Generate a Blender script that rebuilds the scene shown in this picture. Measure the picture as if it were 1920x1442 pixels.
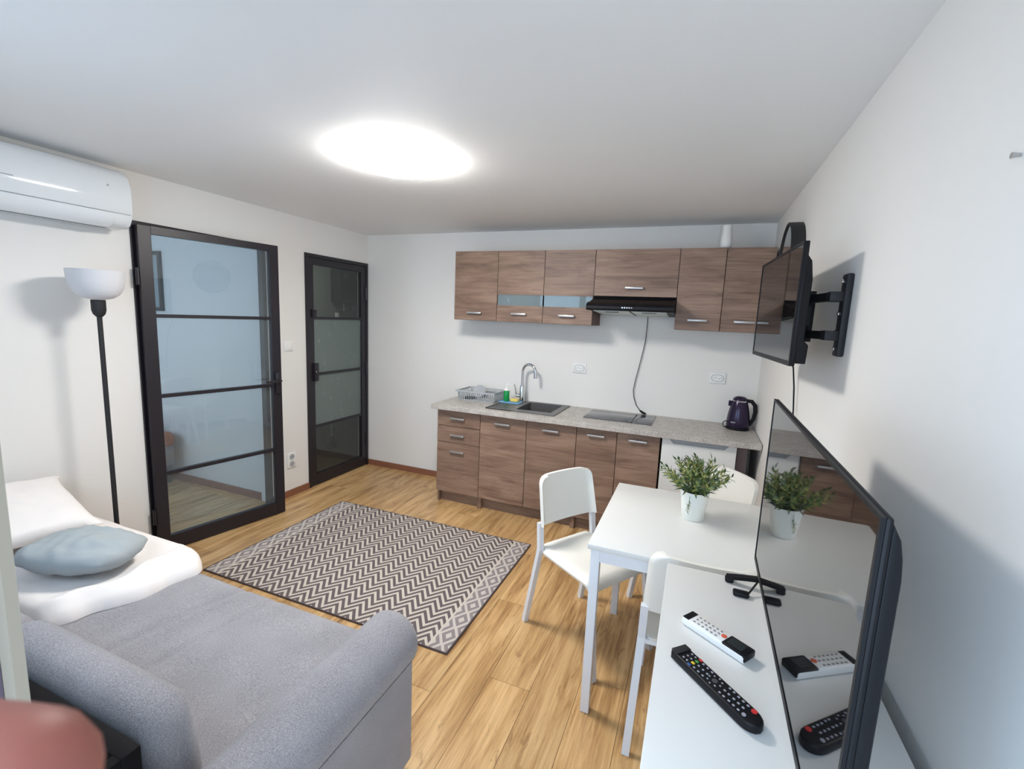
import bpy, bmesh, math, random
from mathutils import Vector, Matrix, noise
for o in list(bpy.data.objects): bpy.data.objects.remove(o)
S = bpy.context.scene
COL = S.collection
rnd = random.Random(7)

# ------------------------------------------------------------------ camera
CAM = Vector((3.1391, -3.8693, 1.6024)); YAW, PITCH, ROLL, FPX = 0.3768, -0.1434, 0.0428, 867.99
_f = Vector((-math.sin(YAW)*math.cos(PITCH), math.cos(YAW)*math.cos(PITCH), math.sin(PITCH)))
_r0 = Vector((math.cos(YAW), math.sin(YAW), 0)); _u0 = _r0.cross(_f)
CR = math.cos(ROLL)*_r0 + math.sin(ROLL)*_u0
CU = -math.sin(ROLL)*_r0 + math.cos(ROLL)*_u0
CF = _f
cd = bpy.data.cameras.new('camera'); cam = bpy.data.objects.new('camera', cd); COL.objects.link(cam)
cd.sensor_width = 36; cd.sensor_fit = 'HORIZONTAL'; cd.lens = FPX*36/1920; cd.clip_start = .005; cd.clip_end = 60
cam.matrix_world = Matrix(((CR.x, CU.x, -CF.x, CAM.x), (CR.y, CU.y, -CF.y, CAM.y), (CR.z, CU.z, -CF.z, CAM.z), (0, 0, 0, 1)))
cd.dof.use_dof = True; cd.dof.focus_distance = 2.6; cd.dof.aperture_fstop = 18
S.camera = cam

# ------------------------------------------------------------------ light
DAY = 2.7            # overcast daylight outside
LAMP = 40.0          # ceiling dome emission
w = bpy.data.worlds.new('world'); S.world = w; w.use_nodes = True
bgn = w.node_tree.nodes['Background']; bgn.inputs[0].default_value = (.60, .78, 1, 1); bgn.inputs[1].default_value = DAY
S.view_settings.view_transform = 'Standard'; S.view_settings.look = 'None'
S.view_settings.gamma = 1; S.view_settings.use_curve_mapping = False
S.view_settings.exposure = 0.84
def portal(name, loc, sx, sy, rot):
    l = bpy.data.lights.new(name, 'AREA'); l.shape = 'RECTANGLE'; l.size = sx; l.size_y = sy
    l.cycles.is_portal = True
    o = bpy.data.objects.new(name, l); COL.objects.link(o); o.location = loc; o.rotation_euler = rot
portal('window_portal', (1.45, -3.92, 1.55), 1.5, 1.1, (math.radians(90), 0, 0))
portal('balcony_door_portal', (3.08, -3.92, 1.05), .82, 2.1, (math.radians(90), 0, 0))
portal('bedroom_window_portal', (-1.2, -3.34, 1.4), 1.3, 1.2, (math.radians(90), 0, 0))

# ------------------------------------------------------------------ materials
def lin(c):
    c = c/255.
    return c/12.92 if c <= .04045 else ((c+.055)/1.055)**2.4
def rgb(r, g, b): return (lin(r), lin(g), lin(b), 1)
class NT:
    def __init__(s, name):
        s.m = bpy.data.materials.new(name); s.m.use_nodes = True; s.t = s.m.node_tree
        s.p = s.t.nodes['Principled BSDF']; s.out = s.t.nodes['Material Output']
    def n(s, typ, **k):
        x = s.t.nodes.new(typ)
        for a, v in k.items(): setattr(x, a, v)
        return x
    def l(s, a, b): s.t.links.new(a, b)
    def math(s, op, a, b=None, c=None, clamp=False):
        x = s.n('ShaderNodeMath', operation=op); x.use_clamp = clamp
        for i, v in enumerate((a, b, c)):
            if v is None: continue
            if isinstance(v, (int, float)): x.inputs[i].default_value = v
            else: s.l(v, x.inputs[i])
        return x.outputs[0]
    def mix(s, f, a, b):
        x = s.n('ShaderNodeMix', data_type='RGBA')
        for i, v in ((0, f), (6, a), (7, b)):
            if isinstance(v, (int, float, tuple)): x.inputs[i].default_value = v
            else: s.l(v, x.inputs[i])
        return x.outputs[2]
    def coords(s, scale=(1, 1, 1), rand=0.0, kind='Object'):
        tc = s.n('ShaderNodeTexCoord'); mp = s.n('ShaderNodeMapping'); mp.inputs['Scale'].default_value = scale
        src = tc.outputs[kind]
        if rand:
            oi = s.n('ShaderNodeObjectInfo'); sc = s.math('MULTIPLY', oi.outputs['Random'], rand)
            va = s.n('ShaderNodeVectorMath', operation='ADD'); s.l(src, va.inputs[0]); s.l(sc, va.inputs[1]); src = va.outputs[0]
        s.l(src, mp.inputs[0]); return mp.outputs[0]
    def noise(s, vec, scale, detail=3, rough=.5, dist=0):
        x = s.n('ShaderNodeTexNoise'); s.l(vec, x.inputs['Vector']); x.inputs['Scale'].default_value = scale
        x.inputs['Detail'].default_value = detail; x.inputs['Roughness'].default_value = rough; x.inputs['Distortion'].default_value = dist
        return x.outputs['Fac']
    def ramp(s, f, stops):
        x = s.n('ShaderNodeValToRGB'); s.l(f, x.inputs[0]); e = x.color_ramp.elements
        e[0].position, e[0].color = stops[0]; e[1].position, e[1].color = stops[-1]
        for p, c in stops[1:-1]:
            k = e.new(p); k.color = c
        return x.outputs[0]
    def bump(s, f, strength=.2, dist=.01):
        b = s.n('ShaderNodeBump'); b.inputs['Strength'].default_value = strength; b.inputs['Distance'].default_value = dist
        s.l(f, b.inputs['Height']); s.l(b.outputs[0], s.p.inputs['Normal'])
    def set(s, **k):
        for a, v in k.items(): s.p.inputs[a.replace('_', ' ')].default_value = v
def plain(name, col, rough=.5, metal=0, var=.04, vscale=6, bump=0, bscale=80, **k):
    t = NT(name); t.set(Roughness=rough, Metallic=metal)
    v = t.coords(); f = t.noise(v, vscale)
    a = tuple(min(1, c*(1+var)) for c in col[:3])+(1,); b = tuple(c*(1-var) for c in col[:3])+(1,)
    t.l(t.mix(f, b, a), t.p.inputs['Base Color'])
    if bump: t.bump(t.noise(v, bscale), bump, .003)
    for q, x in k.items(): t.p.inputs[q.replace('_', ' ')].default_value = x
    return t.m
def glassmat(name, tint, diff=None, dfac=0.0, rough=0.0, dirt=False, ior=1.5):
    t = NT(name); t.t.nodes.remove(t.p)
    tr = t.n('ShaderNodeBsdfTransparent'); tr.inputs[0].default_value = tint
    gl = t.n('ShaderNodeBsdfGlossy'); gl.inputs['Roughness'].default_value = rough; gl.inputs[0].default_value = (1, 1, 1, 1)
    lw = t.n('ShaderNodeLayerWeight'); lw.inputs[0].default_value = .5; f0 = ((ior-1)/(ior+1))**2
    fr = t.math('MULTIPLY_ADD', t.math('POWER', lw.outputs['Facing'], 5), 1-f0, f0)
    base = tr.outputs[0]
    if diff:
        di = t.n('ShaderNodeBsdfDiffuse'); di.inputs[0].default_value = diff
        mx = t.n('ShaderNodeMixShader'); mx.inputs[0].default_value = dfac
        if dirt:
            v = t.coords(); f = t.noise(v, 14, 6, .7); r = t.ramp(f, [(.60, (0, 0, 0, 1)), (.72, (1, 1, 1, 1))])
            t.l(t.mix(r, diff, tuple(min(1, c*1.7) for c in diff[:3])+(1,)), di.inputs[0])
        t.l(base, mx.inputs[1]); t.l(di.outputs[0], mx.inputs[2]); base = mx.outputs[0]
    m2 = t.n('ShaderNodeMixShader'); t.l(fr, m2.inputs[0]); t.l(base, m2.inputs[1]); t.l(gl.outputs[0], m2.inputs[2])
    t.l(m2.outputs[0], t.out.inputs[0]); return t.m
def woodmat(name, c0, c1, c2, axis='x', rand=30, rough=.5, knots=False):
    t = NT(name); t.set(Roughness=rough)
    sc = {'x': (1.3, 8, 8), 'y': (11, 1.1, 11)}[axis]
    v = t.coords(sc, rand); f = t.noise(v, 1.6, 6, .62, .6)
    sc2 = {'x': (3, 90, 90), 'y': (90, 3, 90)}[axis]
    v2 = t.coords(sc2, rand); f2 = t.noise(v2, 1.2, 3, .6)
    ff = t.math('MULTIPLY_ADD', f2, .35, t.math('MULTIPLY', f, .75), clamp=True)
    col = t.ramp(ff, [(.36, c0), (.52, c1), (.68, c2)])
    oi = t.n('ShaderNodeObjectInfo'); br = t.math('MULTIPLY_ADD', oi.outputs['Random'], .22 if knots else .10, .9)
    hs = t.n('ShaderNodeHueSaturation'); t.l(col, hs.inputs['Color']); t.l(br, hs.inputs['Value'])
    col = hs.outputs[0]
    if knots:
        sc3 = {'x': (1.2, 5, 5), 'y': (5, 1.2, 5)}[axis]
        v3 = t.coords(sc3, rand); k = t.noise(v3, 3.2, 5, .65, 1.6)
        kr = t.ramp(k, [(.60, (0, 0, 0, 1)), (.70, (1, 1, 1, 1))])
        col = t.mix(t.math('MULTIPLY', kr, .55), col, c0)
    t.l(col, t.p.inputs['Base Color']); t.bump(ff, .08, .002)
    return t.m
M = {}
M['wall'] = plain('wall_paint', rgb(236, 234, 230), .75, var=.012, vscale=2, bump=.06, bscale=160)
M['ceil'] = plain('ceiling_paint', rgb(244, 244, 243), .7, var=.012, vscale=2)
M['oak'] = woodmat('oak_laminate', rgb(128, 90, 52), rgb(186, 147, 98), rgb(214, 178, 128), 'y', 40, .33, True)
M['gap'] = plain('floor_gap', rgb(70, 48, 28), .9)
M['sonoma'] = woodmat('truffle_oak', rgb(104, 80, 66), rgb(134, 107, 90), rgb(158, 131, 112), 'x', 50, .48)
M['sonoma_dark'] = plain('dark_oak_edge', rgb(92, 66, 56), .55, var=.1, vscale=12)
M['darkpanel'] = plain('dark_panel', rgb(104, 90, 90), .55, var=.06)
M['skirt'] = plain('brown_skirting', rgb(140, 92, 70), .5, var=.1, vscale=10)
M['black'] = plain('black_steel', rgb(30, 26, 33), .42, var=.05)
M['blackpl'] = plain('black_plastic', rgb(17, 17, 21), .45, var=.05, Specular_IOR_Level=.25)
M['blackmatt'] = plain('black_matt', rgb(30, 30, 33), .6, var=.05)
M['blackwood'] = plain('black_board', rgb(13, 11, 14), .7, var=.05, Specular_IOR_Level=.2)
M['screen'] = plain('screen_glass', rgb(14, 14, 16), .03, var=0, Specular_IOR_Level=1.0)
M['white'] = plain('white_lacquer', rgb(226, 226, 223), .3, var=.01)
M['whitepl'] = plain('white_plastic', rgb(240, 240, 238), .4, var=.01)
M['whitest'] = plain('white_steel', rgb(228, 230, 234), .4, var=.01)
M['cream'] = plain('cream_seat', rgb(238, 236, 228), .45, var=.01)
M['acwhite'] = plain('glossy_white', rgb(232, 236, 238), .12, var=.005)
M['acgrey'] = plain('grey_gap', rgb(120, 124, 130), .6)
M['pvc'] = plain('cream_pvc', rgb(150, 138, 120), .5, var=.02)
M['pvc_shade'] = plain('shaded_pvc', rgb(84, 72, 82), .5, var=.04)  # same frame plastic, darkened to paint in the shade of the rebate
M['chrome'] = plain('chrome', rgb(215, 215, 218), .12, 1, var=.02)
M['alu'] = plain('brushed_handle', rgb(190, 188, 186), .35, .8, var=.05)
M['grey'] = plain('grey_plastic', rgb(176, 180, 184), .5)
M['darkgrey'] = plain('dark_grey', rgb(70, 72, 76), .5)
M['sink'] = plain('graphite_sink', rgb(92, 90, 90), .35, var=.12, vscale=60)
M['hob'] = plain('ceramic_hob', rgb(84, 84, 88), .12, var=.03)
M['green'] = plain('green_soap', rgb(18, 150, 72), .15, var=.05)
M['yellow'] = plain('yellow_sponge', rgb(230, 205, 110), .9, bump=.4)
M['blue'] = plain('blue_cloth', rgb(125, 175, 215), .9, var=.08)
M['kettle'] = plain('dark_purple_steel', rgb(42, 30, 58), .16, .3, var=.03)
M['filter'] = plain('hood_filter', rgb(196, 202, 196), .45, .3, var=.05, vscale=30)
M['pot'] = plain('white_pot', rgb(236, 238, 232), .4, var=.02)
M['soil'] = plain('soil', rgb(50, 42, 30), .95, var=.3, vscale=60)
M['red'] = plain('red_button', rgb(205, 50, 50), .4)
M['orange'] = plain('orange_button', rgb(215, 100, 70), .4)
M['btn_y'] = plain('yellow_button', rgb(225, 190, 50), .4)
M['btn_g'] = plain('green_button', rgb(60, 150, 60), .4)
M['btn_b'] = plain('blue_button', rgb(50, 90, 150), .4)
M['btn_w'] = plain('white_marking', rgb(160, 160, 168), .5)
M['btn_gr'] = plain('grey_marking', rgb(140, 132, 128), .5)
M['cable'] = plain('grey_cable', rgb(92, 90, 88), .5)
M['lcd'] = plain('lcd_window', rgb(46, 52, 52), .2)
M['bedwhite'] = plain('white_bedlinen', rgb(240, 234, 230), .85, var=.02, bump=.15, bscale=40)
M['bluecush'] = plain('blue_grey_cotton', rgb(164, 172, 175), .85, var=.05, bump=.15, bscale=60)
M['skin'] = plain('skin', rgb(134, 78, 66), .5, var=.05, vscale=60, Subsurface_Weight=.15)
M['nail'] = plain('nail', rgb(225, 165, 150), .3)
M['orangecloth'] = plain('orange_blanket', rgb(170, 100, 70), .9)
M['mirror'] = plain('mirror_glass', rgb(190, 192, 195), .02, 1, var=0)
M['bathwall'] = plain('bathroom_tile', rgb(120, 125, 122), .4)
M['bathfloor'] = plain('bathroom_floor', rgb(70, 66, 62), .5)
M['pane'] = glassmat('clear_door_glass', (.80, .85, .87, 1), (.55, .62, .66, 1), .06, ior=1.55)
M['pane_dark'] = glassmat('smoked_door_glass', (.72, .75, .74, 1), (.10, .11, .11, 1), .12)
M['frost'] = glassmat('frosted_door_glass', (.5, .56, .54, 1), (.20, .245, .23, 1), .70, .08, True)
M['glass'] = glassmat('window_glass', (.95, .98, 1, 1))
M['cabglass'] = glassmat('cabinet_glass', (.7, .8, .82, 1), (.36, .45, .48, 1), .45, .02, True)
# granite look worktop
t = NT('speckled_worktop'); t.set(Roughness=.4); v = t.coords()
f = t.noise(v, 140, 3, .7); g = t.noise(v, 18, 3)
t.l(t.ramp(t.math('MULTIPLY_ADD', g, .18, t.math('MULTIPLY', f, .82)), [(.38, rgb(140, 132, 126)), (.5, rgb(186, 180, 173)), (.62, rgb(214, 210, 205))]), t.p.inputs['Base Color']); M['worktop'] = t.m
# sofa fabric
def fabric(name, c0, c1):
    t = NT(name); t.set(Roughness=.95); v = t.coords((1, 1, 1)); f = t.noise(t.coords((.5, 1, 1)), 420, 3, .7); g = t.noise(v, 5, 2)
    h = t.math('MULTIPLY_ADD', g, .2, t.math('MULTIPLY', f, .8)); t.l(t.ramp(h, [(.30, c0), (.70, c1)]), t.p.inputs['Base Color'])
    t.bump(f, .5, .003); t.p.inputs['Sheen Weight'].default_value = .25; return t.m
M['sofa'] = fabric('grey_sofa_fabric', rgb(104, 102, 106), rgb(180, 177, 181))
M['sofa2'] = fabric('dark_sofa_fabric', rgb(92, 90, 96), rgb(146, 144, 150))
# leaves
t = NT('plant_leaf'); t.set(Roughness=.5); v = t.coords((1, 1, 1)); f = t.noise(v, 28, 2)
t.l(t.ramp(f, [(.36, rgb(40, 60, 40)), (.50, rgb(88, 112, 62)), (.66, rgb(168, 160, 78))]), t.p.inputs['Base Color']); M['leaf'] = t.m
M['stem'] = plain('plant_stem', rgb(70, 90, 50), .6)
# rug: zigzag field between two diamond bands
RX0, RX1, RY0, RY1 = .474, 2.168, -2.11, -.912
t = NT('zigzag_rug'); t.set(Roughness=.95)
tc = t.n('ShaderNodeTexCoord'); sp = t.n('ShaderNodeSeparateXYZ'); t.l(tc.outputs['Object'], sp.inputs[0])
X, Y = sp.outputs[0], sp.outputs[1]
def tri(x, p): return t.math('PINGPONG', x, p/2)
zz = t.math('MULTIPLY_ADD', tri(X, .116), 1.30, Y)
st = t.math('GREATER_THAN', t.math('FRACT', t.math('DIVIDE', t.math('ADD', zz, 10), .0505)), .46)
dark, light = rgb(88, 78, 80), rgb(206, 196, 184)
field = t.mix(st, light, dark)
px = t.math('ABSOLUTE', t.math('SUBTRACT', t.math('FRACT', t.math('DIVIDE', t.math('ADD', Y, 10), .135)), .5))
xe = t.math('SUBTRACT', (RX1-RX0)/2, t.math('ABSOLUTE', X))            # distance from short end
qx = t.math('ABSOLUTE', t.math('DIVIDE', t.math('SUBTRACT', xe, .055), .09))
dd = t.math('ADD', px, qx)
ring = t.math('GREATER_THAN', t.math('FRACT', t.math('MULTIPLY', dd, 2.3)), .45)
band = t.mix(ring, rgb(200, 192, 184), rgb(136, 128, 128))
bl = t.math('LESS_THAN', t.math('ABSOLUTE', t.math('SUBTRACT', xe, .113)), .006)
body = t.mix(t.math('LESS_THAN', xe, .113), field, band); body = t.mix(bl, body, light)
nz = t.noise(tc.outputs['Object'], 300, 2); body = t.mix(t.math('MULTIPLY', nz, .25), body, rgb(140, 130, 128))
t.l(body, t.p.inputs['Base Color']); t.bump(nz, .4, .003); M['rug'] = t.m
M['rugedge'] = plain('rug_binding', rgb(80, 68, 68), .9)
# lamps
def emis(name, col, st):
    t = NT(name); t.set(Emission_Strength=st); t.p.inputs['Emission Color'].default_value = col; t.p.inputs['Base Color'].default_value = (.9, .9, .9, 1)
    return t.m
M['bath_fill'] = emis('bath_fill_glow', (1, .97, .93, 1), 80)  # glow of the fill light added to the bathroom
M['lamp'] = emis('lit_lamp_dome', (1, .965, .92, 1), LAMP)
t = NT('translucent_shade'); t.t.nodes.remove(t.p)
di = t.n('ShaderNodeBsdfDiffuse'); di.inputs[0].default_value = rgb(240, 240, 242)
tl = t.n('ShaderNodeBsdfTranslucent'); tl.inputs[0].default_value = rgb(235, 235, 238)
mx = t.n('ShaderNodeMixShader'); mx.inputs[0].default_value = .35; t.l(di.outputs[0], mx.inputs[1]); t.l(tl.outputs[0], mx.inputs[2]); t.l(mx.outputs[0], t.out.inputs[0]); M['shade'] = t.m

# ------------------------------------------------------------------ mesh helpers
class MB:
    def __init__(s): s.v = []; s.f = []
    def add(s, vs, fs):
        o = len(s.v); s.v += [tuple(p) for p in vs]; s.f += [tuple(i+o for i in f) for f in fs]; return s
    def bm(s, b):
        b.verts.ensure_lookup_table(); b.verts.index_update()
        return s.add([v.co for v in b.verts], [[v.index for v in f.verts] for f in b.faces])
    def box(s, x0, x1, y0, y1, z0, z1, b=0, seg=2, mat=None):
        if x0 > x1: x0, x1 = x1, x0
        if y0 > y1: y0, y1 = y1, y0
        if z0 > z1: z0, z1 = z1, z0
        q = bmesh.new(); bmesh.ops.create_cube(q, size=1)
        for v in q.verts: v.co = ((x0+x1)/2+v.co.x*(x1-x0), (y0+y1)/2+v.co.y*(y1-y0), (z0+z1)/2+v.co.z*(z1-z0))
        if b: bmesh.ops.bevel(q, geom=q.edges[:], offset=b, segments=seg, affect='EDGES', profile=.5)
        if mat:
            bmesh.ops.transform(q, matrix=mat, verts=q.verts)
        s.bm(q); q.free(); return s
    def bar(s, p, q, w, h=None, up=(0, 0, 1)):
        p, q = Vector(p), Vector(q); h = h or w; d = (q-p).normalized(); u = Vector(up)
        if abs(d.dot(u)) > .98: u = Vector((1, 0, 0))
        a = d.cross(u).normalized()*w/2; c = a.cross(d).normalized()*h/2
        vs = [p-a-c, p+a-c, p+a+c, p-a+c, q-a-c, q+a-c, q+a+c, q-a+c]
        return s.add(vs, [(3, 2, 1, 0), (4, 5, 6, 7), (0, 1, 5, 4), (1, 2, 6, 5), (2, 3, 7, 6), (3, 0, 4, 7)])
    def tube(s, pts, r, n=10, cap=True):
        pts = [Vector(p) for p in pts]; R = r if isinstance(r, (list, tuple)) else [r]*len(pts)
        vs = []; ref = None
        for i, p in enumerate(pts):
            d = (pts[min(i+1, len(pts)-1)]-pts[max(i-1, 0)]).normalized()
            if ref is None: ref = Vector((0, 0, 1)) if abs(d.z) < .9 else Vector((1, 0, 0))
            a = (ref-d*ref.dot(d)).normalized(); ref = a; c = d.cross(a)
            vs += [p+(a*math.cos(k*2*math.pi/n)+c*math.sin(k*2*math.pi/n))*R[i] for k in range(n)]
        fs = [(i*n+k, i*n+(k+1) % n, (i+1)*n+(k+1) % n, (i+1)*n+k) for i in range(len(pts)-1) for k in range(n)]
        if cap: fs += [tuple(range(n))[::-1], tuple(range((len(pts)-1)*n, len(pts)*n))]
        return s.add(vs, fs)
    def lathe(s, prof, c=(0, 0, 0), n=32, axis='z'):
        vs = []; fs = []
        for (r, z) in prof:
            for k in range(n):
                a = 2*math.pi*k/n; x, y = r*math.cos(a), r*math.sin(a)
                P = {'z': (x, y, z), 'x': (z, x, y), 'y': (y, z, x)}[axis]
                vs.append((c[0]+P[0], c[1]+P[1], c[2]+P[2]))
        for i in range(len(prof)-1):
            for k in range(n): fs.append((i*n+k, i*n+(k+1) % n, (i+1)*n+(k+1) % n, (i+1)*n+k))
        if prof[0][0] > 1e-6: fs.append(tuple(range(n))[::-1])
        if prof[-1][0] > 1e-6: fs.append(tuple(range((len(prof)-1)*n, len(prof)*n)))
        return s.add(vs, fs)
    def extr(s, poly, a0, a1, axis='y', b=0):
        q = bmesh.new()
        def P(p, a): return {'y': (p[0], a, p[1]), 'x': (a, p[0], p[1]), 'z': (p[0], p[1], a)}[axis]
        A = [q.verts.new(P(p, a0)) for p in poly]; B = [q.verts.new(P(p, a1)) for p in poly]; n = len(poly)
        e0 = q.faces.new(A); e1 = q.faces.new(B[::-1])
        for i in range(n): q.faces.new((A[i], B[i], B[(i+1) % n], A[(i+1) % n]))
        bmesh.ops.recalc_face_normals(q, faces=q.faces)
        if b: bmesh.ops.bevel(q, geom=list(set(list(e0.edges)+list(e1.edges))), offset=b, segments=4, affect='EDGES', profile=.5)
        s.bm(q); q.free(); return s
    def grid(s, fn, nu, nv, closed_bottom=None):
        vs = [fn(i/nu, j/nv) for i in range(nu+1) for j in range(nv+1)]
        fs = [(i*(nv+1)+j, (i+1)*(nv+1)+j, (i+1)*(nv+1)+j+1, i*(nv+1)+j+1) for i in range(nu) for j in range(nv)]
        return s.add(vs, fs)
    def xf(s, m): s.v = [tuple(m @ Vector(p)) for p in s.v]; return s
    def mesh(s, name, off=(0, 0, 0), smooth=30):
        me = bpy.data.meshes.new(name); me.from_pydata([(p[0]-off[0], p[1]-off[1], p[2]-off[2]) for p in s.v], [], s.f)
        q = bmesh.new(); q.from_mesh(me); bmesh.ops.remove_doubles(q, verts=q.verts, dist=1e-6)
        bmesh.ops.recalc_face_normals(q, faces=q.faces); q.to_mesh(me); q.free()
        if smooth:
            me.shade_smooth(); me.set_sharp_from_angle(angle=math.radians(smooth))
        return me
def B(*a, **k): return MB().box(*a, **k)
ORG = {}
def tag(o, label=None, cat=None, group=None, kind=None):
    if label: o['label'] = label
    if cat: o['category'] = cat
    if group: o['group'] = group
    if kind: o['kind'] = kind
    return o
def root(name, loc, label, cat, group=None, kind=None):
    o = bpy.data.objects.new(name, None); COL.objects.link(o); o.location = loc; o.empty_display_size = .05
    ORG[o.name] = tuple(loc); return tag(o, label, cat, group, kind)
def part(name, mb, mat, parent, label=None, smooth=30, kind=None):
    off = ORG[parent.name]; me = mb.mesh(name, off, smooth); o = bpy.data.objects.new(name, me); COL.objects.link(o)
    me.materials.append(M[mat]); o.parent = parent; ORG[o.name] = off
    return tag(o, label, kind=kind)
def solo(name, mb, mat, loc, label=None, cat=None, group=None, kind=None, smooth=30):
    me = mb.mesh(name, loc, smooth); o = bpy.data.objects.new(name, me); COL.objects.link(o); me.materials.append(M[mat])
    o.location = loc; ORG[o.name] = tuple(loc); return tag(o, label, cat, group, kind)
def struct(name, mb, mat, label=None, smooth=0): return solo(name, mb, mat, (0, 0, 0), label, None, None, 'structure', smooth)
def share(src, name, parent, loc=(0, 0, 0), rot=(0, 0, 0), scale=None, mat=None):
    o = src.copy(); o.name = name; COL.objects.link(o); o.parent = parent; o.location = loc; o.rotation_euler = rot
    if scale: o.scale = scale
    ORG[o.name] = ORG[parent.name]; return o
def copy_tree(o, parent=None):
    c = o.copy(); COL.objects.link(c); c.parent = parent
    for ch in o.children: copy_tree(ch, c)
    return c

# ------------------------------------------------------------------ room shell
W, H, YF, TH = 3.585, 2.348, -3.70, .12
# floor: base slab + individual laminate planks
fl = struct('floor', B(-.12, W+.1, -3.9, .1, -.06, -.008), 'gap', 'oak laminate floor of the kitchen living room')
PW, PL, PG = .192, 1.285, .0008
pm = B(-PW/2+PG, PW/2-PG, -PL/2+PG, PL/2-PG, -.008, 0).mesh('plank', smooth=0); pm.materials.append(M['oak'])
def planks(parent, x0, x1, y0, y1, seamx):
    i0 = math.floor((x0-seamx)/PW)
    x = seamx+i0*PW; k = 0
    while x < x1-.004:
        xa, xb = max(x, x0), min(x+PW, x1)
        ys = y0-((k*.43+.2) % 1)*PL
        while ys < y1-.004:
            ya, yb = max(ys, y0), min(ys+PL, y1)
            if yb-ya > .02 and xb-xa > .01:
                o = bpy.data.objects.new('plank', pm); COL.objects.link(o); o.parent = parent
                o.location = ((xa+xb)/2, (ya+yb)/2, 0); o.scale = ((xb-xa)/PW, (yb-ya)/PL, 1)
            ys += PL
        x += PW; k += 1
planks(fl, 0, W, YF, 0, 2.600)
struct('ceiling', B(-.12, W+.12, -3.9, .12, H, H+.1), 'ceil', 'plain white ceiling of the kitchen living room')
D1A, D1B, D2A, D2B, DZ = -2.11, -1.20, -.812, -.012, 2.072
struct('wall_left', MB().box(-TH, 0, -3.9, D1A, 0, H).box(-TH, 0, D1A, D1B, DZ, H).box(-TH, 0, D1B, D2A, 0, H).box(-TH, 0, D2A, D2B, DZ, H).box(-TH, 0, D2B, .12, 0, H), 'wall', 'white left wall with two black framed glass doors')
struct('wall_back', B(0, W+.12, 0, TH, 0, H), 'wall', 'white wall behind the kitchen units')
struct('wall_right', B(W, W+TH, -3.9, 0, 0, H), 'wall', 'white right wall carrying the small television')
OX0, OX1, OZ = 2.58, 3.50, 2.12
struct('wall_front', MB().box(0, .70, -3.9, YF, 0, H).box(.70, 2.20, -3.9, YF, 0, 1.0).box(.70, 2.20, -3.9, YF, 2.1, H).box(2.20, OX0, -3.9, YF, 0, H).box(OX0, OX1, -3.9, YF, OZ, H).box(OX1, W, -3.9, YF, 0, H), 'wall', 'white wall behind the sofa bed with window and balcony opening')
BH, BT = .056, .013
struct('baseboard_left', MB().box(0, BT, -3.68, D1A-.005, 0, BH).box(0, BT, D1B+.005, D2A-.005, 0, BH), 'skirt', 'brown baseboard along the left wall')
struct('baseboard_back', B(BT, 1.14, -BT, 0, 0, BH), 'skirt', 'brown baseboard left of the kitchen units')
struct('baseboard_right', B(W-BT, W, -3.68, -.62, 0, BH), 'skirt', 'brown baseboard along the right wall')
# window over the sofa
wn = root('window_1', (1.45, -3.8, 1.0), 'white framed window in the wall behind the sofa bed', None, None, 'structure')
part('frame', MB().box(.70, .76, -3.84, -3.77, 1, 2.1).box(2.14, 2.2, -3.84, -3.77, 1, 2.1).box(.76, 2.14, -3.84, -3.77, 1, 1.06).box(.76, 2.14, -3.84, -3.77, 2.04, 2.1).box(1.41, 1.49, -3.84, -3.77, 1.06, 2.04), 'pvc', wn)
for a, b in ((.76, 1.41), (1.49, 2.14)): part('pane', B(a, b, -3.81, -3.805, 1.06, 2.04), 'glass', wn)
part('sill', B(.68, 2.22, -3.76, -3.60, .975, 1.0, b=.006), 'pvc', wn)
# balcony door frame in which the photographer stands
bd = root('door_3', (3.04, -3.75, 0), 'cream plastic frame post of the balcony door beside the camera', None, None, 'structure')
part('frame_post', MB().box(OX0, 2.666, -3.708, -3.700, 0, OZ), 'pvc', bd)
part('frame_rebate', B(OX0, 2.648, -3.80, -3.7085, 0, OZ), 'pvc_shade', bd)
part('frame_post', B(3.45, OX1, -3.80, -3.700, 0, OZ), 'pvc', bd)
part('frame_head', B(2.648, 3.45, -3.80, -3.700, OZ-.06, OZ), 'pvc', bd)
part('threshold', B(2.648, 3.45, -3.90, -3.700, -.02, .02), 'pvc', bd)
struct('balcony_floor', B(1.5, 4.5, -5.2, -3.9, -.12, -.02), 'darkgrey', 'grey balcony floor outside the balcony door')

# room behind the first glass door
BX, BY0, BY1 = -2.5, -3.2, -1.18
fb = struct('floor_bedroom', B(BX, -.12, BY0, BY1, -.06, -.008), 'gap', 'oak laminate floor seen through the open glass door')
planks(fb, BX, -.12, BY0, BY1, 2.6-PW*27)
part('plank', B(-.12, 0, D1A, D1B, -.008, 0), 'oak', fl)
part('plank', B(-.12, 0, D2A, D2B, -.008, 0), 'oak', fl)
struct('ceiling_bedroom', B(BX, -.12, BY0-.12, BY1, H, H+.1), 'ceil')
struct('wall_bedroom_back', B(BX, -.12, BY1, BY1+.1, 0, H), 'wall', 'bluish white wall seen through the open glass door')
struct('wall_bedroom_left', B(BX-.1, BX, BY0-.12, BY1, 0, H), 'wall')
struct('wall_bedroom_front', MB().box(BX, -1.85, BY0-.12, BY0, 0, H).box(-.55, -.12, BY0-.12, BY0, 0, H).box(-1.85, -.55, BY0-.12, BY0, 0, .8).box(-1.85, -.55, BY0-.12, BY0, 2.0, H), 'wall')
struct('baseboard_bedroom', B(BX, -.125, BY1-.013, BY1, 0, .06), 'skirt', 'brown baseboard seen through the open glass door')
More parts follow.
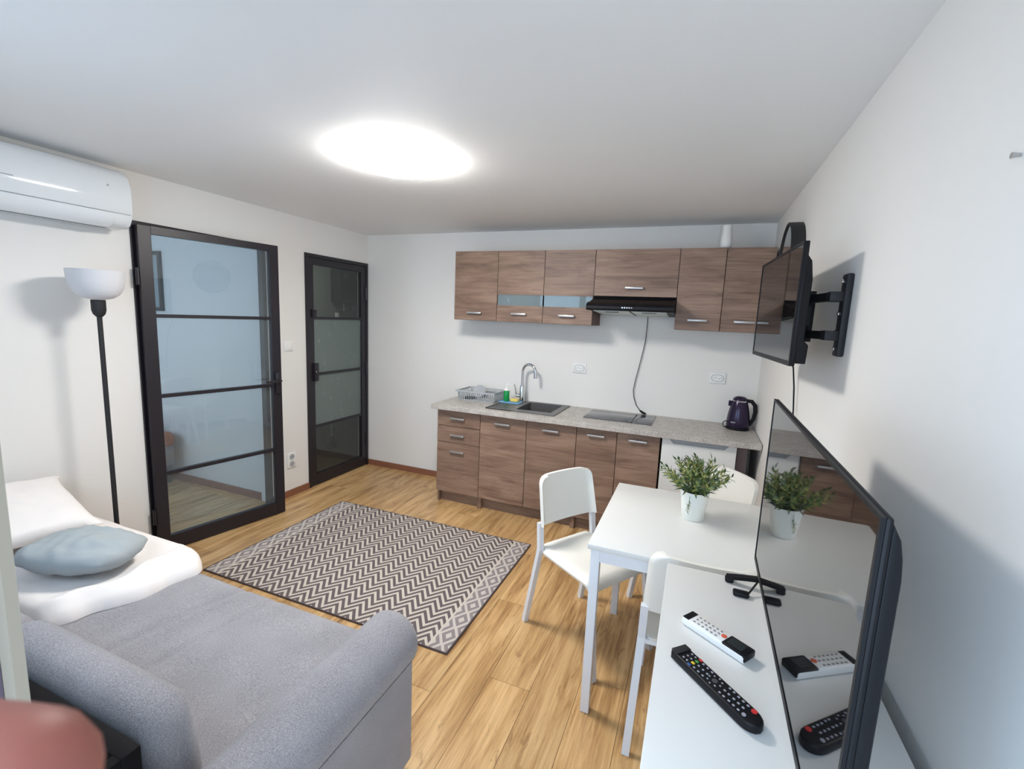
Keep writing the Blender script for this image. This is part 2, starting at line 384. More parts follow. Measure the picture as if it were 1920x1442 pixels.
# bathroom behind the second glass door
struct('floor_bathroom', B(-1.3, -.12, -1.07, 1.5, -.06, 0), 'bathfloor', 'dark floor behind the closed glass door')
struct('ceiling_bathroom', B(-1.3, -.12, -1.07, 1.5, H, H+.1), 'bathwall')
struct('wall_bathroom', MB().box(-1.4, -1.3, -1.07, 1.6, 0, H).box(-1.3, -.12, 1.5, 1.6, 0, H).box(-.12, 0, .13, 1.5, 0, H), 'bathwall', 'grey bathroom wall seen through the closed glass door')

# ------------------------------------------------------------------ glass doors
d1 = root('door_1', (0, (D1A+D1B)/2, 0), 'black framed glass door standing ajar beside the floor lamp', None, None, 'structure')
part('frame', MB().box(-.035, .012, D1A, D1A+.055, 0, DZ).box(-.035, .012, D1B-.035, D1B, 0, DZ).box(-.035, .012, D1A+.055, D1B-.035, DZ-.035, DZ), 'black', d1)
def leaf(parent, hinge, ang, L, z0, z1, st, bot, top, bars, panes, th=.04):
    """leaf built along local +y from the hinge, thickness around x=0"""
    lf = bpy.data.objects.new('leaf', None)
    h = th/2
    mb = MB().box(-h, h, 0, st, z0, z1, b=.002, seg=1).box(-h, h, L-st, L, z0, z1, b=.002, seg=1).box(-h, h, st, L-st, z0, z0+bot).box(-h, h, st, L-st, z1-top, z1)
    me = mb.mesh('leaf'); o = bpy.data.objects.new('leaf', me); COL.objects.link(o); me.materials.append(M['black'])
    bpy.data.objects.remove(lf)
    o.parent = parent; lo = ORG[parent.name]
    o.location = (hinge[0]-lo[0], hinge[1]-lo[1], -lo[2]); o.rotation_euler = (0, 0, -ang); ORG[o.name] = (0, 0, 0)
    edges = [z0+bot]+list(bars)+[z1-top]
    for z in bars: part('glazing_bar', B(-h*.8, h*.8, st, L-st, z-.011, z+.011), 'black', o)
    for k in range(len(edges)-1):
        a, b = edges[k]+(.011 if k else 0), edges[k+1]-(.011 if k < len(edges)-2 else 0)
        part('pane', B(-.003, .003, st, L-st, a, b), panes[k], o, smooth=0)
    return o
ang1 = math.atan2(.171, .828)
l1 = leaf(d1, (.036, -2.098), ang1, .845, .006, 2.048, .068, .095, .045, (.523, 1.023, 1.521), ['pane']*4)
part('handle_plate', MB().box(.02, .045, .791, .829, .96, 1.12, b=.004), 'black', l1)
part('lever', MB().tube([(.045, .810, 1.06), (.075, .810, 1.06), (.078, .798, 1.06), (.078, .70, 1.06)], .008), 'black', l1)
for z in (.25, 1.75): part('hinge', MB().lathe([(.011, z-.05), (.011, z+.05)], (.008, .004-.012, 0), 12), 'black', l1)
d2 = root('door_2', (0, (D2A+D2B)/2, 0), 'closed black framed door with frosted middle panes in the corner', None, None, 'structure')
part('frame', MB().box(-.09, .012, D2A, D2A+.028, 0, DZ).box(-.09, .012, D2B-.028, D2B, 0, DZ).box(-.09, .012, D2A+.028, D2B-.028, DZ-.03, DZ), 'black', d2)
l2 = leaf(d2, (-.012, D2A+.03), 0, D2B-D2A-.06, .006, DZ-.034, .06, .10, .055, (.552, 1.028, 1.527), ['pane_dark', 'frost', 'frost', 'pane_dark'])
part('handle_plate', MB().box(.02, .042, .035, .085, .97, 1.13, b=.004).box(.02, .034, .03, .08, 1.53, 1.60, b=.004), 'black', l2)
part('keyhole', B(.0425, .044, .048, .056, 1.05, 1.06), 'chrome', l2)
for z in (.28, 1.02, 1.78): part('hinge', MB().lathe([(.014, z-.06), (.014, z+.06)], (.022, D2B-D2A-.055, 0), 12), 'black', l2)

# things seen through the doors, plus an added light that brightens the bathroom
bl_ = root('bathroom_fill_light', (-.7, .2, H), 'added round fill light on the bathroom ceiling behind the corner door', 'lamp')
part('base', MB().lathe([(.09, H), (.09, H-.03), (.0, H-.03)], (-.7, .2, 0), 24), 'whitepl', bl_)
part('diffuser', MB().lathe([(.08, H-.031), (.07, H-.05), (.04, H-.06), (0, H-.062)], (-.7, .2, 0), 24), 'bath_fill', bl_)
bb = root('boiler', (-1.2, 1.06, 1.6), 'dark box on the wall seen through the upper pane of the corner door', 'boiler')
part('body', B(-1.295, -1.12, .86, 1.30, 1.69, 2.13, b=.03), 'blackmatt', bb)
part('display', B(-1.121, -1.117, .92, .98, 2.0, 2.07), 'darkgrey', bb)
for y in (1.0, 1.16): part('pipe', MB().tube([(-1.2, y, 1.69), (-1.2, y, 1.60)], .012), 'grey', bb)
solo('wall_switch', B(-1.299, -1.285, .95, 1.01, 1.50, 1.57, b=.003), 'whitepl', (-1.29, .98, 1.5), 'small white switch under the dark box behind the corner door', 'switch')
tb = root('toilet_brush', (-.75, .28, 0), 'toilet brush in a dark holder seen through the lowest corner door pane', 'toilet brush')
part('holder', MB().lathe([(.05, 0), (.055, .02), (.05, .14), (.045, .14)], (-.75, .28, 0), 20), 'darkgrey', tb)
part('handle', MB().tube([(-.75, .28, .12), (-.75, .28, .42)], .009), 'grey', tb)
b2 = root('bed', (-1.75, -1.7, 0), 'grey bed with orange blanket seen through the open glass door', 'bed')
part('base', B(-2.45, -1.10, -2.2, -1.25, .16, .36, b=.03), 'sofa2', b2)
part('blanket', B(-2.46, -1.09, -2.21, -1.24, .34, .47, b=.045, seg=3), 'orangecloth', b2)
part('leg', B(-1.24, -1.16, -1.34, -1.26, 0, .17), 'blackmatt', b2)
part('leg', B(-1.24, -1.16, -2.18, -2.10, 0, .17), 'blackmatt', b2)
part('pillow', B(-1.95, -1.35, -1.75, -1.30, .46, .56, b=.045, seg=3), 'bedwhite', b2)
pf = root('picture_frame', (-1.3, -1.19, 1.5), 'black framed picture on the wall seen through the open glass door', 'picture')
part('frame', MB().box(-1.72, -1.69, -1.205, -1.181, 1.53, 2.04).box(-1.27, -1.24, -1.205, -1.181, 1.53, 2.04).box(-1.69, -1.27, -1.205, -1.181, 1.53, 1.56).box(-1.69, -1.27, -1.205, -1.181, 2.01, 2.04), 'black', pf)
part('print', B(-1.69, -1.27, -1.19, -1.181, 1.56, 2.01), 'bluecush', pf)

# ------------------------------------------------------------------ ceiling lamp
lc = (1.70, -1.87)
cl = root('ceiling_lamp', (lc[0], lc[1], H), 'lit white dome lamp in the middle of the ceiling', 'lamp')
part('base', MB().lathe([(.21, H), (.21, H-.0135), (.01, H-.0135)], (lc[0], lc[1], 0), 40), 'whitepl', cl)
pr = [(.242*math.cos(a), H-.014-.048*math.sin(a)) for a in [i*math.pi/2/10 for i in range(11)]]
pr[-1] = (0.0, pr[-1][1])
part('diffuser', MB().lathe(pr, (lc[0], lc[1], 0), 48), 'lamp', cl, 'glowing white dome', smooth=60)

# ------------------------------------------------------------------ kitchen: wall cabinets
UX, UD, ZT, ZB = 1.168, -.315, 2.137, 1.567
def handle(parent, xc, y, z, lw=.13, mat='alu'):
    return part('handle', MB().box(xc-lw/2, xc+lw/2, y-.028, y-.016, z-.008, z+.008, b=.003).box(xc-lw/2+.012, xc-lw/2+.024, y-.018, y, z-.005, z+.005).box(xc+lw/2-.024, xc+lw/2-.012, y-.018, y, z-.005, z+.005), mat, parent, 'pale metal bar handle')
def carcass(x0, x1, y0, y1, z0, z1, t=.016, top=True, shelf=None):
    mb = MB().box(x0, x0+t, y0, y1, z0, z1).box(x1-t, x1, y0, y1, z0, z1).box(x0+t, x1-t, y0, y1, z0, z0+t).box(x0+t, x1-t, y1-.006, y1, z0+t, z1-t)
    if top: mb.box(x0+t, x1-t, y0, y1, z1-t, z1)
    if shelf: mb.box(x0+t, x1-t, y0+.02, y1-.006, shelf-.008, shelf+.008)
    return mb
G = .002
def wallcab(name, x0, x1, z0, z1, doors, label, hz, glass=False):
    r = root(name, ((x0+x1)/2, -.15, z0), label, 'cabinet', 'wall cabinets over the worktop')
    part('body', carcass(x0, x1, UD+.018, -.002, z0, z1, shelf=None if not glass else 1.70), 'sonoma_dark', r, smooth=0)
    for (a, b) in doors:
        if glass:
            ga, gb = 1.700, 1.787
            d = part('door', MB().box(a+G, b-G, UD, UD+.016, gb, z1-G).box(a+G, b-G, UD, UD+.016, z0+G, ga), 'sonoma', r, smooth=0)
            part('pane', B(a+G+.004, b-G-.004, UD+.004, UD+.009, ga, gb), 'cabglass', d, 'narrow patterned glass strip', smooth=0)
        else:
            d = part('door', B(a+G, b-G, UD, UD+.016, z0+G, z1-G, b=.001, seg=1), 'sonoma', r, smooth=0)
        handle(d, (a+b)/2, UD, hz)
    return r
wallcab('wall_cabinet', UX, UX+.4, ZB, ZT, [(UX, UX+.4)], 'single door truffle oak wall cabinet at the left end', 1.629)
wallcab('wall_cabinet', UX+.4, UX+1.2, ZB, ZT, [(UX+.4, UX+.8), (UX+.8, UX+1.2)], 'two door oak wall cabinet with a narrow glass strip', 1.632, True)
wallcab('wall_cabinet', UX+1.2, UX+1.8, 1.792, ZT, [(UX+1.2, UX+1.8)], 'short oak lift-up wall cabinet above the cooker hood', 1.855)
wallcab('wall_cabinet', UX+1.8, UX+2.4, ZB, ZT, [(UX+1.8, UX+2.1), (UX+2.1, UX+2.4)], 'two door oak wall cabinet at the right above the kettle', 1.638)
# hood
hx0, hx1 = UX+1.2+.003, UX+1.8-.003
hd = root('cooker_hood', ((hx0+hx1)/2, -.25, 1.65), 'black slim cooker hood under the short wall cabinet', 'cooker hood')
part('body', MB().extr([(-.002, 1.79), (-.30, 1.79), (-.31, 1.775), (-.47, 1.738), (-.492, 1.722), (-.497, 1.705), (-.485, 1.69), (-.46, 1.685), (-.02, 1.658), (-.002, 1.658)], hx0, hx1, 'x'), 'blackpl', hd)
part('front_lip', MB().extr([(-.455, 1.742), (-.495, 1.730), (-.512, 1.712), (-.512, 1.695), (-.495, 1.682), (-.455, 1.684)], hx0-.012, hx1+.002, 'x', b=.004), 'blackpl', hd)
for a, b in ((hx0+.03, (hx0+hx1)/2-.008), ((hx0+hx1)/2+.008, hx1-.05)):
    fp = part('filter', MB().extr([(-.44, 1.6825), (-.44, 1.6785), (-.04, 1.654), (-.04, 1.658)], a, b, 'x'), 'filter', hd, 'pale metal grease filter', smooth=0)
    part('latch', MB().box((a+b)/2-.05, (a+b)/2+.05, -.40, -.39, 1.671, 1.678), 'darkgrey', fp)
bmh = None
for k in range(5):
    x = (hx0+hx1)/2-.032+.016*k-.015
    if bmh is None: bmh = part('button', MB().lathe([(.0, -.516), (.005, -.516), (.005, -.508)], (x, 0, 1.704), 12, 'y'), 'chrome', hd); bx0 = x
    else: share(bmh, 'button', hd, (x-bx0, 0, 0))
cord = [(2.755, -.05, 1.66), (2.752, -.02, 1.60), (2.747, -.014, 1.46), (2.722, -.014, 1.30), (2.692, -.014, 1.13), (2.683, -.014, 1.06), (2.691, -.014, 1.0), (2.715, -.014, .935), (2.750, -.016, .892)]
hc = root('power_cord', (2.75, -.02, .87), 'thin grey cord hanging from the cooker hood to the worktop', 'cord')
part('cable', MB().tube(cord, .0035, 8), 'cable', hc)
part('plug', MB().tube([(2.748, -.016, .895), (2.765, -.018, .884), (2.785, -.022, .876), (2.80, -.025, .873)], [.006, .009, .009, .005], 10), 'blackpl', hc)

# ------------------------------------------------------------------ kitchen: base units
LX, LD, CZ = 1.157, -.5375, .866
KT, KB = .826, .105
def drawerface(r, name, a, b, z0, z1, hz, xc=None):
    d = part(name, B(a+G, b-G, LD, LD+.016, z0+G, z1-G, b=.001, seg=1), 'sonoma', r, smooth=0)
    handle(d, (a+b)/2 if xc is None else xc, LD, hz); return d
def basecab(x0, x1, label, open_top=False):
    r = root('base_cabinet', ((x0+x1)/2, -.28, 0), label, 'cabinet', 'base cabinets under the worktop')
    part('body', carcass(x0, x1, LD+.018, -.03, .10, KT, top=not open_top), 'sonoma_dark', r, smooth=0)
    part('plinth', B(x0+.016, x1-.016, LD+.065, LD+.08, 0, .10), 'sonoma', r, smooth=0)
    for a, b in ((x0, x0+.016), (x1-.016, x1)): part('side_foot', B(a, b, LD+.03, -.05, 0, .0995), 'sonoma', r, smooth=0)
    return r
r = basecab(LX, LX+.4, 'narrow oak base cabinet with three drawers at the left end')
drawerface(r, 'drawer', LX, LX+.4, .683, KT, .755); drawerface(r, 'drawer', LX, LX+.4, .54, .683, .612); drawerface(r, 'drawer', LX, LX+.4, KB, .54, .472)
r = basecab(LX+.4, LX+1.2, 'wide two door oak base cabinet under the sink', True)
for k in (0, 1): drawerface(r, 'door', LX+.4+.4*k, LX+.8+.4*k, KB, KT, .758)
r = basecab(LX+1.2, LX+1.8, 'two door oak base cabinet under the hob')
for k in (0, 1): drawerface(r, 'door', LX+1.2+.3*k, LX+1.5+.3*k, KB, KT, .768)
# fridge
fx0, fx1, fz = 2.970, 3.442, .822
fr = root('refrigerator', ((fx0+fx1)/2, -.28, 0), 'white undercounter refrigerator behind the potted plant', 'refrigerator')
part('body', B(fx0, fx1, -.50, -.04, .02, fz, b=.006), 'white', fr)
part('door', MB().extr([(fx0, .06), (fx1, .06), (fx1, fz), (fx1-.045, fz), (fx1-.075, fz-.034), (fx0+.075, fz-.034), (fx0+.045, fz), (fx0, fz)], -.555, -.505, 'y', b=.004), 'white', fr)
part('grip_recess', B(fx0+.05, fx1-.05, -.535, -.502, fz-.04, fz-.004), 'grey', fr, 'grey recessed door grip')
part('hinge_cap', B((fx0+fx1)/2-.012, (fx0+fx1)/2+.012, -.552, -.53, fz-.006, fz+.004), 'darkgrey', fr)
for a in (fx0+.04, fx1-.06): part('foot', MB().lathe([(.015, 0), (.015, .02)], (a, -.46, 0), 12), 'darkgrey', fr)
solo('side_panel', B(3.450, 3.512, -.50, -.03, 0, KT), 'darkpanel', (3.47, -.3, 0), 'dark brown support panel right of the refrigerator', 'panel')
# worktop with a cut-out for the sink basin
SX0, SX1, SY0, SY1 = 1.815, 2.118, -.430, -.075
wt = MB().box(LX-.03, SX0-.004, -.60, -.002, KT+.001, CZ, b=.003).box(SX1+.004, W-.005, -.60, -.002, KT+.001, CZ, b=.003).box(SX0-.004, SX1+.004, -.60, SY0-.004, KT+.001, CZ, b=0).box(SX0-.004, SX1+.004, SY1+.004, -.002, KT+.001, CZ)
solo('worktop', wt, 'worktop', (2.3, -.3, KT), 'long pale speckled worktop running over all base units', 'worktop', smooth=20)
# sink
sx0, sx1, sy0, sy1 = 1.590, 2.168, -.515, -.030
sk = root('sink', ((sx0+sx1)/2, -.28, CZ), 'graphite sink with drainer board let into the worktop', 'sink')
zt = CZ+.007
part('rim', MB().box(sx0, SX0, sy0, sy1, CZ+.0005, zt-.002).box(SX1, sx1, sy0, sy1, CZ+.0005, zt).box(SX0, SX1, sy0, SY0, CZ+.0005, zt).box(SX0, SX1, SY1, sy1, CZ+.0005, zt).box(sx0, sx0+.012, sy0, sy1, CZ+.0005, zt+.002).box(sx0, SX0, sy0, sy0+.012, CZ+.0005, zt+.002), 'sink', sk, smooth=0)
part('basin', MB().box(SX0, SX0+.006, SY0, SY1, .70, zt-.001).box(SX1-.006, SX1, SY0, SY1, .70, zt-.001).box(SX0, SX1, SY0, SY0+.006, .70, zt-.001).box(SX0, SX1, SY1-.006, SY1, .70, zt-.001).box(SX0, SX1, SY0, SY1, .69, .70), 'sink', sk, smooth=0)
part('drain', MB().lathe([(.035, .701), (.035, .704), (.0, .704)], ((SX0+SX1)/2, (SY0+SY1)/2, 0), 20), 'chrome', sk)
for k in range(5): part('drainer_groove', B(sx0+.03+.036*k, sx0+.038+.036*k, sy0+.06, sy1-.18, zt-.0025, zt-.0005), 'sink', sk)
# faucet
fx, fy = 1.745, -.10
fa = root('faucet', (fx, fy, zt), 'chrome swan neck faucet standing behind the sink', 'faucet')
part('body', MB().lathe([(.028, zt), (.028, zt+.008), (.021, zt+.012), (.021, zt+.13), (.015, zt+.15)], (fx, fy, 0), 20), 'chrome', fa)
arc = [(fx, fy, zt+.14), (fx, fy, 1.14)]+[(fx+.063-.063*math.cos(a), fy-.03*(1-math.cos(a))/2, 1.145+.063*math.sin(a)) for a in [i*math.pi/12 for i in range(1, 13)]]+[(fx+.128, fy-.03, 1.10)]
part('spout', MB().tube(arc, .0115, 14), 'chrome', fa, smooth=50)
part('nozzle', MB().tube([(fx+.127, fy-.03, 1.125), (fx+.129, fy-.03, 1.092)], .0145, 14), 'chrome', fa)
part('lever', MB().tube([(fx-.018, fy, zt+.05), (fx-.05, fy-.005, zt+.055)], .014, 12).tube([(fx-.05, fy-.005, zt+.055), (fx-.058, fy-.01, zt+.11), (fx-.07, fy-.012, zt+.15)], [.007, .006, .005], 10), 'chrome', fa)
# hob
hb = root('hob', (2.625, -.24, CZ), 'flat grey ceramic hob on the worktop below the cooker hood', 'hob')
part('glass_plate', B(2.372, 2.732, -.42, -.07, CZ+.0005, CZ+.006, b=.002), 'hob', hb)
part('control_panel', B(2.738, 2.880, -.42, -.07, CZ+.0005, CZ+.006, b=.002), 'hob', hb)
part('joint_strip', B(2.7325, 2.7375, -.42, -.07, CZ+.0005, CZ+.0065), 'blackpl', hb)
# dish rack
dx0, dx1, dy0, dy1, dz0, dz1 = 1.215, 1.560, -.30, -.06, CZ, CZ+.088
dr = root('dish_rack', ((dx0+dx1)/2, (dy0+dy1)/2, CZ), 'grey plastic dish rack at the left end of the worktop', 'dish rack')
part('base', MB().box(dx0+.01, dx1-.01, dy0+.01, dy1-.01, dz0, dz0+.008, b=.002), 'grey', dr)
e = .014
part('rim', MB().box(dx0-e, dx1+e, dy0-e, dy0, dz1-.012, dz1).box(dx0-e, dx1+e, dy1, dy1+e, dz1-.012, dz1).box(dx0-e, dx0, dy0, dy1, dz1-.012, dz1).box(dx1, dx1+e, dy0, dy1, dz1-.012, dz1), 'grey', dr)
def slat(p, q):
    return MB().bar(p, q, .0075, .004)
nsl = 17
for k in range(nsl):
    x = dx0+.008+(dx1-dx0-.016)*k/(nsl-1)
    part('slat', slat((x, dy0+.008, dz0+.004), (x, dy0-.004, dz1-.006)), 'grey', dr, smooth=0)
    part('slat', slat((x, dy1-.008, dz0+.004), (x, dy1+.004, dz1-.006)), 'grey', dr, smooth=0)
for k in range(1, 9):
    y = dy0+(dy1-dy0)*k/9
    part('slat', MB().bar((dx0+.008, y, dz0+.004), (dx0-.004, y, dz1-.006), .004, .0075), 'grey', dr, smooth=0)
    part('slat', MB().bar((dx1-.008, y, dz0+.004), (dx1+.004, y, dz1-.006), .004, .0075), 'grey', dr, smooth=0)
pl = MB().lathe([(.0, .0), (.045, .0), (.062, .007), (.061, .010), (.045, .004), (0, .004)], (0, 0, 0), 28)
pl.xf(Matrix.Translation((1.345, -.125, CZ+.062)) @ Matrix.Rotation(math.radians(58), 4, 'X'))
solo('plate', pl, 'grey', (1.36, -.10, CZ+.01), 'light grey plate leaning inside the dish rack', 'plate')
ut = MB().tube([(1.27, -.20, CZ+.012), (1.36, -.23, CZ+.02)], .008, 8).box(1.27, 1.335, -.275, -.215, CZ+.009, CZ+.03, b=.008)
solo('ladle', ut, 'blackmatt', (1.3, -.23, CZ+.01), 'dark kitchen utensil lying inside the dish rack', 'utensil')
# cloth, bottle, sponge
cz = zt+.0005
ct = MB().grid(lambda u, v: (1.58+.185*u+.01*math.sin(v*4), -.235+.13*v-.012*u, cz+.007+.0015*math.sin(9*u+5*v)), 14, 10)
n0 = len(ct.v); ct.v += [(x, y, cz) for x, y, z in ct.v]; ct.f += [tuple(i+n0 for i in f[::-1]) for f in list(ct.f)]
def rim(nu, nv, n0):
    b = [i*(nv+1) for i in range(nu+1)]+[nu*(nv+1)+j for j in range(1, nv+1)]+[i*(nv+1)+nv for i in range(nu-1, -1, -1)]+[j for j in range(nv-1, 0, -1)]
    return [(b[k], b[(k+1) % len(b)], b[(k+1) % len(b)]+n0, b[k]+n0) for k in range(len(b))]
ct.f += rim(14, 10, n0)
solo('dishcloth', ct, 'blue', (1.67, -.17, cz), 'folded light blue cloth under the green soap bottle', 'cloth')
bz = cz+.009
so = root('soap_bottle', (1.632, -.18, bz), 'green dish soap bottle with white pump by the sink', 'bottle')
part('body', MB().lathe([(.0, bz), (.024, bz), (.026, bz+.004), (.026, bz+.082), (.022, bz+.09)], (1.632, -.18, 0), 24), 'green', so)
part('shoulder', MB().lathe([(.022, bz+.0905), (.024, bz+.091), (.018, bz+.108), (.010, bz+.112), (.010, bz+.124), (.006, bz+.126), (.006, bz+.14)], (1.632, -.18, 0), 20), 'whitepl', so)
part('pump', MB().box(1.625, 1.660, -.186, -.174, bz+.138, bz+.149, b=.003), 'whitepl', so)
sp_ = MB().box(1.675, 1.745, -.205, -.155, bz, bz+.026, b=.008, seg=3)
solo('sponge', sp_, 'yellow', (1.71, -.18, bz), 'yellow sponge lying on the blue cloth by the faucet', 'sponge')
# kettle
kx, ky = 3.462, -.17
ke = root('kettle', (kx, ky, CZ), 'dark purple electric kettle in the right corner of the worktop', 'kettle')
part('base_plate', MB().lathe([(.0, CZ), (.078, CZ), (.08, CZ+.006), (.078, CZ+.016), (0, CZ+.016)], (kx, ky, 0), 32), 'blackpl', ke)
kp = [(0, .018), (.074, .018), (.078, .03), (.077, .07), (.071, .12), (.062, .165), (.053, .198), (.050, .206)]
part('body', MB().lathe([(a, CZ+b) for a, b in kp], (kx, ky, 0), 36), 'kettle', ke, smooth=60)
part('collar', MB().lathe([(.0515, CZ+.205), (.052, CZ+.209), (.050, CZ+.212)], (kx, ky, 0), 32), 'chrome', ke)
part('lid', MB().lathe([(.050, CZ+.212), (.046, CZ+.228), (.028, CZ+.240), (.012, CZ+.243), (0, CZ+.243)], (kx, ky, 0), 32), 'kettle', ke, smooth=60)
part('spout', MB().extr([(kx-.045, ky-.022), (kx-.075, ky-.002), (kx-.075, ky+.002), (kx-.045, ky+.022)], CZ+.165, CZ+.205, 'z', b=.004), 'kettle', ke)
part('handle', MB().tube([(kx+.04, ky-.01, CZ+.215), (kx+.075, ky-.012, CZ+.213), (kx+.098, ky-.014, CZ+.185), (kx+.104, ky-.015, CZ+.14), (kx+.098, ky-.014, CZ+.09), (kx+.08, ky-.012, CZ+.05), (kx+.068, ky-.01, CZ+.035)], [.013, .014, .015, .014, .013, .012, .010], 12), 'blackpl', ke, smooth=60)
part('logo', B(kx-.052, kx-.022, ky-.0775, ky-.064, CZ+.055, CZ+.062), 'btn_w', ke)
part('cord', MB().tube([(kx-.07, ky-.01, CZ+.008), (kx-.095, ky-.02, CZ+.012), (kx-.10, ky-.02, CZ+.04), (kx-.085, ky-.02, CZ+.055), (kx-.078, ky, CZ+.05)], .0035, 8), 'blackpl', ke)
# vase on the cabinet
solo('vase', MB().lathe([(0, ZT+.001), (.030, ZT+.001), (.038, ZT+.012), (.040, ZT+.035), (.036, ZT+.075), (.031, ZT+.12), (.032, ZT+.155), (.029, ZT+.155), (.027, ZT+.12), (.030, ZT+.03), (0, ZT+.01)], (3.255, -.25, 0), 28), 'whitepl', (3.255, -.25, ZT), 'white flared vase on top of the right wall cabinet', 'vase', smooth=60)
# sockets and switch
def socket_back(x, z, label):
    r = root('wall_socket', (x, -.005, z), label, 'socket', 'power sockets above the worktop')
    part('plate', B(x-.058, x+.058, -.010, -.0005, z-.042, z+.042, b=.003), 'whitepl', r)
    ov = [(x+.040*math.copysign(abs(math.cos(a))**.8, math.cos(a)), z+.024*math.copysign(abs(math.sin(a))**.9, math.sin(a))) for a in [k*2*math.pi/28 for k in range(28)]]
    part('socket_ring', MB().extr([(x+(px-x)*1.12, z+(pz-z)*1.15) for px, pz in ov], -.0125, -.0095, 'y'), 'grey', r)
    part('socket_face', MB().extr(ov, -.0135, -.012, 'y'), 'whitepl', r)
    for dx in (-.019, .019):
        for k in (-.007, .007): part('pin_hole', MB().lathe([(0, -.0145), (.003, -.0145), (.003, -.0133)], (x+dx+k, 0, z+k*.5), 10, 'y'), 'acgrey', r)
socket_back(2.223, 1.202, 'white double socket above the sink, left of the cord')
socket_back(3.302, 1.210, 'white double socket above the worktop near the kettle')
sw = root('light_switch', (.005, -1.0, 1.29), 'white light switch on the wall strip between the two glass doors', 'switch')
part('plate', B(.0005, .009, -1.042, -.958, 1.25, 1.332, b=.003), 'whitepl', sw)
part('rocker', B(.009, .014, -1.03, -.97, 1.263, 1.32, b=.002), 'whitepl', sw)
ls = root('wall_socket', (.005, -1.0, .31), 'white upright double socket low between the two glass doors', 'socket')
part('plate', B(.0005, .010, -1.045, -.955, .25, .378, b=.003), 'whitepl', ls)
for z in (.283, .345):
    f_ = part('socket_face', MB().lathe([(.026, .0095), (.026, .012), (.020, .011), (.0, .011)], (0, -1.0, z), 22, 'x'), 'grey', ls)
    for dy in (-.008, .008): part('pin_hole', MB().lathe([(.0035, .0108), (.0035, .0125), (0, .0125)], (0, -1.0+dy, z), 8, 'x'), 'darkgrey', f_)

# ------------------------------------------------------------------ air conditioner
ay0, ay1 = -3.02, -2.195
ac = root('air_conditioner', (.1, -2.6, 2.0), 'glossy white wall air conditioner above the floor lamp', 'air conditioner')
prof = [(.002, 2.305), (.10, 2.305), (.150, 2.290), (.180, 2.255), (.196, 2.20), (.200, 2.14), (.197, 2.075), (.192, 2.068), (.002, 2.068)]
part('front_panel', MB().extr(prof, ay0, ay1, 'y', b=.006), 'acwhite', ac, smooth=40)
part('lower_body', MB().extr([(.002, 2.066), (.188, 2.066), (.186, 2.045), (.165, 2.012), (.130, 1.995), (.002, 1.995)], ay0, ay1, 'y', b=.004), 'acwhite', ac, smooth=40)
part('louver', MB().extr([(.191, 2.062), (.189, 2.040), (.168, 2.006), (.135, 1.990), (.132, 1.993), (.160, 2.008), (.182, 2.041), (.185, 2.062)], ay0+.05, ay1-.09, 'y'), 'acwhite', ac, smooth=40)
part('outlet_gap', B(.09, .132, ay0+.05, ay1-.09, 1.990, 1.997), 'acgrey', ac)
part('sensor', MB().lathe([(0, .1975), (.006, .1975), (.006, .19)], (0, ay1-.11, 2.20), 12, 'x'), 'grey', ac)
part('logo', B(.199, .2008, ay1-.55, ay1-.48, 2.139, 2.145), 'grey', ac)

# ------------------------------------------------------------------ floor lamp
px_, py_ = .225, -2.405
fl_ = root('floor_lamp', (px_, py_, 0), 'black floor lamp with a white bowl shade beside the bed', 'lamp')
part('base', MB().lathe([(0, 0), (.13, 0), (.13, .012), (.12, .02), (.02, .026)], (px_, py_, 0), 32), 'blackmatt', fl_)
part('pole', MB().tube([(px_, py_, .02), (px_, py_, 1.54)], .0115, 14), 'blackmatt', fl_, smooth=50)
part('socket_cup', MB().lathe([(.014, 1.515), (.026, 1.53), (.031, 1.55), (.031, 1.60), (.028, 1.603)], (px_, py_, 0), 20), 'blackmatt', fl_)
so_ = [(.03, 1.604), (.062, 1.612), (.090, 1.632), (.108, 1.662), (.117, 1.70), (.120, 1.752)]
part('lamp_shade', MB().lathe(so_+[(a-.003, b+.001) for a, b in so_[::-1]], (px_, py_, 0), 40), 'shade', fl_, 'white translucent bowl', smooth=60)

# ------------------------------------------------------------------ rug
rx, ry = (RX0+RX1)/2, (RY0+RY1)/2
rg = root('rug', (rx, ry, 0), 'grey and cream zigzag rug with diamond bands on the floor', 'rug')
part('pile', B(RX0+.008, RX1-.008, RY0+.008, RY1-.008, .0005, .008), 'rug', rg, smooth=0)
part('binding', MB().box(RX0, RX1, RY0, RY0+.0085, .0005, .0085, b=.002).box(RX0, RX1, RY1-.0085, RY1, .0005, .0085, b=.002).box(RX0, RX0+.0085, RY0+.0085, RY1-.0085, .0005, .0085).box(RX1-.0085, RX1, RY0+.0085, RY1-.0085, .0005, .0085), 'rugedge', rg)

# ------------------------------------------------------------------ table and chairs
tx0, tx1, ty0, ty1, tz = 2.812, 3.567, -2.168, -1.400, .742
tb = root('dining_table', ((tx0+tx1)/2, (ty0+ty1)/2, 0), 'square white dining table against the right wall under the plant', 'table')
part('tabletop', B(tx0, tx1, ty0, ty1, tz-.022, tz, b=.003), 'white', tb)
i = .012; lw = .036
part('apron', MB().box(tx0+i+lw, tx1-i-lw, ty0+i, ty0+i+.02, tz-.072, tz-.022).box(tx0+i+lw, tx1-i-lw, ty1-i-.02, ty1-i, tz-.072, tz-.022).box(tx0+i, tx0+i+.02, ty0+i+lw, ty1-i-lw, tz-.072, tz-.022).box(tx1-i-.02, tx1-i, ty0+i+lw, ty1-i-lw, tz-.072, tz-.022), 'whitest', tb)
for a in (tx0+i, tx1-i-lw):
    for b in (ty0+i, ty1-i-lw): part('leg', B(a, a+lw, b, b+lw, 0, tz-.0225, b=.003), 'whitest', tb)
